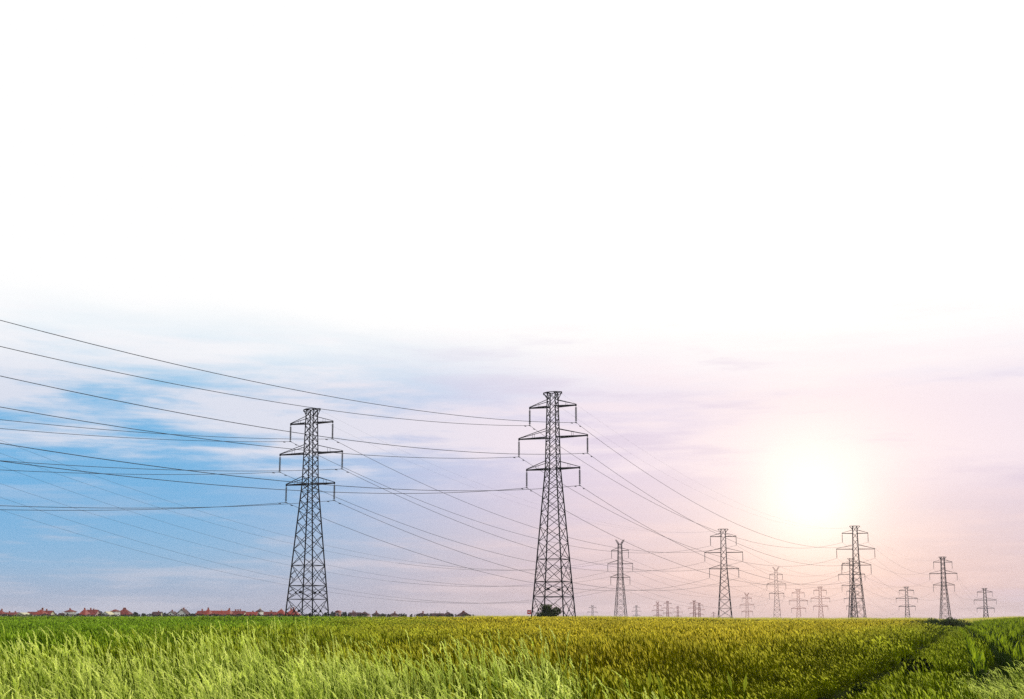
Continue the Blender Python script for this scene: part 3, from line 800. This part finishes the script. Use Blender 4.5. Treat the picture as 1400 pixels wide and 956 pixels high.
# ------------------------------------------------------------------ village
def house(x0, x1, ytop, yeave, Y, kind, wmat, rmat, label, chim=1, dep=9.0, ridge=None):
    """kind: gable (ridge across the view), front (gable faces us), hip"""
    A = at(x0, ytop, Y); B = at(x1, ytop, Y); E = at(x0, yeave, Y)
    w = B.x-A.x; cx = (A.x+B.x)/2; gz = ground(cx, Y)-0.2; zt = A.z-gz; ze = E.z-gz
    root = link('village_house', None, None, (cx, Y, gz)); tag(root, label, 'house', 'village houses behind the field')
    wx, wy = w/2-0.35, dep/2
    mb = MB(); mb.box(-wx, wx, -wy, wy, 0, ze)
    if kind == 'gable':
        for s in (-1, 1): mb.tri(Vector((s*wx, -wy, ze)), Vector((s*wx, wy, ze)), Vector((s*wx, 0, zt-0.25)))
    elif kind == 'front':
        for s in (-1, 1): mb.tri(Vector((-wx, s*wy, ze)), Vector((wx, s*wy, ze)), Vector((0, s*wy, zt-0.25)))
    mb.build('wall', root, wmat)
    r = MB(); ox, oy, t = w/2, dep/2+0.45, 0.22; eo = ze-0.2
    def slab(a, b, c, d):
        up = Vector((0, 0, t)); q = [Vector(v) for v in (a, b, c, d)]
        for i in range(4): r.quad(q[i], q[(i+1) % 4], q[(i+1) % 4]+up, q[i]+up)
        r.quad(*q); r.quad(*[v+up for v in q])
    if kind == 'gable':
        for s in (-1, 1): slab((-ox, s*oy, eo), (ox, s*oy, eo), (ox, 0, zt-t), (-ox, 0, zt-t))
    elif kind == 'front':
        for s in (-1, 1): slab((s*ox, -oy, eo), (s*ox, oy, eo), (0, oy, zt-t), (0, -oy, zt-t))
    else:
        k = min(ox*0.85, oy) if ridge is None else ox*ridge
        for s in (-1, 1):
            slab((-ox, s*oy, eo), (ox, s*oy, eo), (ox-k, 0, zt-t), (-ox+k, 0, zt-t))
            slab((s*ox, -oy, eo), (s*ox, oy, eo), (s*(ox-k), 0.05, zt-t), (s*(ox-k), -0.05, zt-t))
    ro = r.build('roof', root, rmat)
    rnd = random.Random(int(x0*7))
    for c in range(chim):
        xx = rnd.uniform(-.6, .6)*wx if kind != 'hip' else rnd.uniform(-.3, .3)*wx
        mb = MB(); mb.box(xx-.35, xx+.35, 0.2, 0.9, zt-1.3, zt+rnd.uniform(.5, 1.1)); mb.build('chimney', ro, wall_brick if rnd.random() < .7 else wall_white)
    nw = max(1, int(w/3.2))
    for i in range(nw):
        xx = -wx+(i+.5)*2*wx/nw
        for zz in ((1.4, ze-2.0) if ze > 5 else (ze-2.0,)):
            if zz < 0.4: continue
            mb = MB(); mb.box(xx-.55, xx+.55, -wy-.05, -wy+.02, zz, zz+1.3); f = mb.build('window', root, sign_white)
            mb = MB(); mb.box(xx-.43, xx+.43, -wy-.08, -wy-.055, zz+.12, zz+1.18); mb.build('pane', f, glass)
    return root
HR, BR, DK = roof_red, roof_bright, roof_dark
H = [
 (-8, 8, 834.5, 840, 700, 'hip', wall_cream, HR, 'red hip roofed house at the very left edge of the village', 1),
 (7, 28, 837.3, 841, 760, 'gable', wall_cream, HR, 'long low red roofed house right of the left edge house', 2),
 (24, 41, 837.6, 841.5, 640, 'front', wall_cream, wall_cream, 'pale cream gabled house with cream roof, the leftmost pale gable', 0),
 (38, 56, 836.5, 841, 760, 'gable', wall_pink, HR, 'low red roofed house behind the leftmost cream gable', 1),
 (50, 63, 833.4, 840, 690, 'hip', wall_cream, BR, 'tall bright red hip roofed house right of the leftmost cream gable', 2),
 (60, 73, 835.0, 840.5, 720, 'gable', wall_cream, HR, 'red roofed house with a pale wall joined to the tall bright hip roof', 1),
 (81, 94, 838.2, 842, 760, 'gable', wall_pink, DK, 'low brown roofed house left of the white walled house', 1),
 (91.5, 101.5, 833.5, 836.2, 700, 'hip', wall_white, HR, 'small white walled house with tiny red cap roof', 1),
 (111, 121, 833.0, 840.5, 690, 'hip', wall_cream, BR, 'narrow bright red pointed roof right of the village tree', 1),
 (119, 135, 833.8, 840.5, 720, 'gable', wall_pink, HR, 'wide red roof behind dark trees before the second cream gable', 3),
 (142, 154, 836.2, 840.5, 650, 'front', wall_white, wall_cream, 'pale gabled house standing alone among dark trees, the middle cream gable', 0),
 (154, 162, 833.2, 836, 700, 'hip', wall_white, HR, 'slim white walled house joined to the big red roof', 0),
 (160, 181, 832.6, 840.5, 720, 'hip', wall_cream, HR, 'big red hip roof left of the gap in the village', 3),
 (209, 222, 836.5, 841, 730, 'gable', wall_cream, DK, 'dark roofed house right of the gap in the village', 1),
 (230, 243, 836.0, 840.5, 700, 'front', wall_white, DK, 'dark roofed white gable before the house with balconies', 1),
 (243, 259, 832.8, 840.5, 660, 'front', wall_white, DK, 'steep white gabled house with a dark roof and white chimneys', 2),
 (270, 284, 835.2, 840.5, 700, 'gable', wall_cream, HR, 'red roofed house at the left end of the long red terrace', 1),
 (280, 290, 832.6, 840, 685, 'hip', wall_cream, BR, 'pointed red hip roof rising from the long red terrace', 1),
 (288, 311, 835.0, 840.3, 700, 'gable', wall_cream, BR, 'long straight red roof in the middle of the terrace', 1),
 (308, 318, 833.2, 840, 685, 'hip', wall_white, BR, 'second pointed red roof of the terrace with white wall', 1),
 (317, 336, 835.4, 840.5, 700, 'gable', wall_cream, HR, 'red roofed house with several chimneys at the right end of the terrace', 3),
 (337, 353, 836.6, 842, 660, 'gable', wall_brick, BR, 'low bright red roof in front of the white stair tower', 1),
 (352, 359, 832.8, 836, 690, 'hip', wall_white, DK, 'narrow white tower house with dark cap roof', 1),
 (358, 378, 836.5, 841, 710, 'gable', wall_cream, HR, 'dull red roof between the white tower house and the pylon', 2),
 (377, 392, 833.4, 840.3, 680, 'hip', wall_cream, BR, 'red hip roof with cream wall touching the pylon left leg', 1),
 (390, 411, 833.2, 841.5, 650, 'hip', wall_cream, BR, 'big red hip roof seen through the legs of the village pylon', 2),
 (459.5, 466, 834.6, 836.4, 650, 'front', wall_brick, BR, 'small red brick tower house among dark trees right of the pylon', 0),
 (478, 494, 837.4, 841, 700, 'gable', wall_pink, DK, 'brown roofed pink house right of the dark trees', 2),
 (491, 506, 836.8, 840.5, 680, 'hip', wall_pink, DK, 'brown pointed roof over a pale pink wall', 1),
 (509, 520, 837.2, 840.6, 700, 'hip', wall_pink, DK, 'small brown cap roof house with bright pink wall', 1),
 (532, 546, 838.0, 841, 700, 'hip', wall_pink, DK, 'isolated brown roofed house with a pale wall past the village edge', 1),
 (569, 584, 838.0, 841, 700, 'hip', wall_pink, DK, 'low brown hip roofed cottage between two gaps', 1),
 (588, 607, 838.6, 842, 720, 'gable', wall_pink, DK, 'long low brown roof near the right end of the village', 2),
 (605, 620, 837.0, 841.5, 700, 'hip', wall_cream, DK, 'brown pointed roof with a cream wall near the right end', 1),
 (624, 644, 836.6, 841.5, 690, 'hip', wall_cream, DK, 'last brown hip roofed house at the right end of the village', 2),
]
for h in H: house(*h[:9], chim=h[9])
trees = [(77, 6, 837.5, 'dark bushy tree between a pale walled house and the low brown roof'), (106, 12, 836.0, 'broad dark tree right of the small white walled house'),
 (137, 8, 834.8, 'dark tree left of the middle cream gable'), (157, 5, 838.5, 'small dark tree right of the middle cream gable'),
 (186, 10, 835.5, 'dark tree at the right end of the big red hip roof'), (196, 7, 836.5, 'dark tree at the edge of the village gap'),
 (226, 8, 836.5, 'dark tree right of the dark roofed house past the gap'), (264, 12, 837.0, 'wide dark tree left of the long red terrace'),
 (296, 6, 839.5, 'low dark tree in front of the terrace'), (324, 9, 839.2, 'second low dark tree in front of the terrace'), (369, 9, 838.0, 'dark tree left of the village pylon'),
 (416, 8, 839.0, 'low dark tree inside the village pylon legs'), (424, 8, 837.8, 'slightly taller dark tree inside the village pylon legs'), (433, 8, 838.6, 'dark tree by the right leg of the village pylon'),
 (446, 9, 836.8, 'dark tree just right of the village pylon'), (456, 12, 835.0, 'large dark tree left of the brick tower house'), (470, 12, 835.0, 'large dark tree right of the brick tower house'),
 (478, 10, 837.0, 'dark tree before the first pink house'), (504, 8, 838.2, 'dark tree between two pink houses'), (524, 8, 838.5, 'dark tree at the edge of the pink houses'),
 (552, 8, 839.6, 'low dark tree right of the isolated brown roofed house'), (562, 7, 840, 'lower dark tree left of the low cottage'), (597, 9, 837.6, 'dark tree over the long low brown roof'), (630, 10, 836.4, 'dark tree behind the last brown roofed house')]
for i, (tx, tw, ty, lb) in enumerate(trees):
    Y = 735+((i*37) % 40); t = at(tx, ty, Y); gz = ground(t.x, Y); h = t.z-gz; w = tw*Y/FPX
    root = link('village_tree', None, None, (t.x, Y, gz)); tag(root, lb, 'tree', 'dark trees of the village')
    link('crown', crown_mesh('crown', w/2, w/2, h*.36, 800, .42, tree_leaf, 50+i, h*0.66), root)
    mb = MB(); mb.lathe([(.28, -.2), (.2, h*.4), (.05, h*.8)], 6); mb.bar((0, 0, h*.35), (w*.25, 0, h*.65), .14); mb.bar((0, 0, h*.4), (-w*.25, .3, h*.7), .14); mb.build('trunk', root, bark)

mb = MB(); rnd = random.Random(77)
for i in range(20000):
    px = rnd.uniform(-20, 650); Y = rnd.uniform(628, 640)
    cv = mnoise.noise(Vector((px*0.09, 0, 3)))*1.3 + mnoise.noise(Vector((px*0.5, 0, 8)))*0.7
    if px > 455 and cv < -0.1: continue
    ytop = 840.4 - 2.0*cv
    zt = at(px, ytop, Y).z; x = at(px, 845, Y).x; z = ground(x, Y); z = z + (zt-z)*rnd.random()**0.6
    p = Vector((x, Y, z)); a = Vector((rnd.gauss(0, 1), rnd.gauss(0, 1), rnd.gauss(0, 1))).normalized(); b = a.cross(Vector((rnd.gauss(0, 1), rnd.gauss(0, 1), rnd.gauss(0, 1)))).normalized()
    l = rnd.uniform(.25, .5); mb.quad(p-a*l, p+b*l*.6, p+a*l, p-b*l*.6)
tag(mb.build('village_undergrowth', None, tree_leaf), 'dark hedges and gardens in front of the village houses', kind='stuff')

# ------------------------------------------------------------------ haze
mb = MB(); mb.box(-5300, 5300, -200, 5300, -6, 75)
hm = bpy.data.materials.new('air_haze'); hm.use_nodes = True; t = hm.node_tree; t.nodes.clear()
pv = t.nodes.new('ShaderNodeVolumePrincipled'); pv.inputs['Color'].default_value = (0.92, 0.9, 1.0, 1); pv.inputs['Density'].default_value = 0.00008
pv.inputs['Anisotropy'].default_value = 0.1
mo = t.nodes.new('ShaderNodeOutputMaterial'); t.links.new(pv.outputs[0], mo.inputs['Volume'])
hb = mb.build('haze', None, hm); tag(hb, 'thin pale haze over the whole plain', kind='stuff')
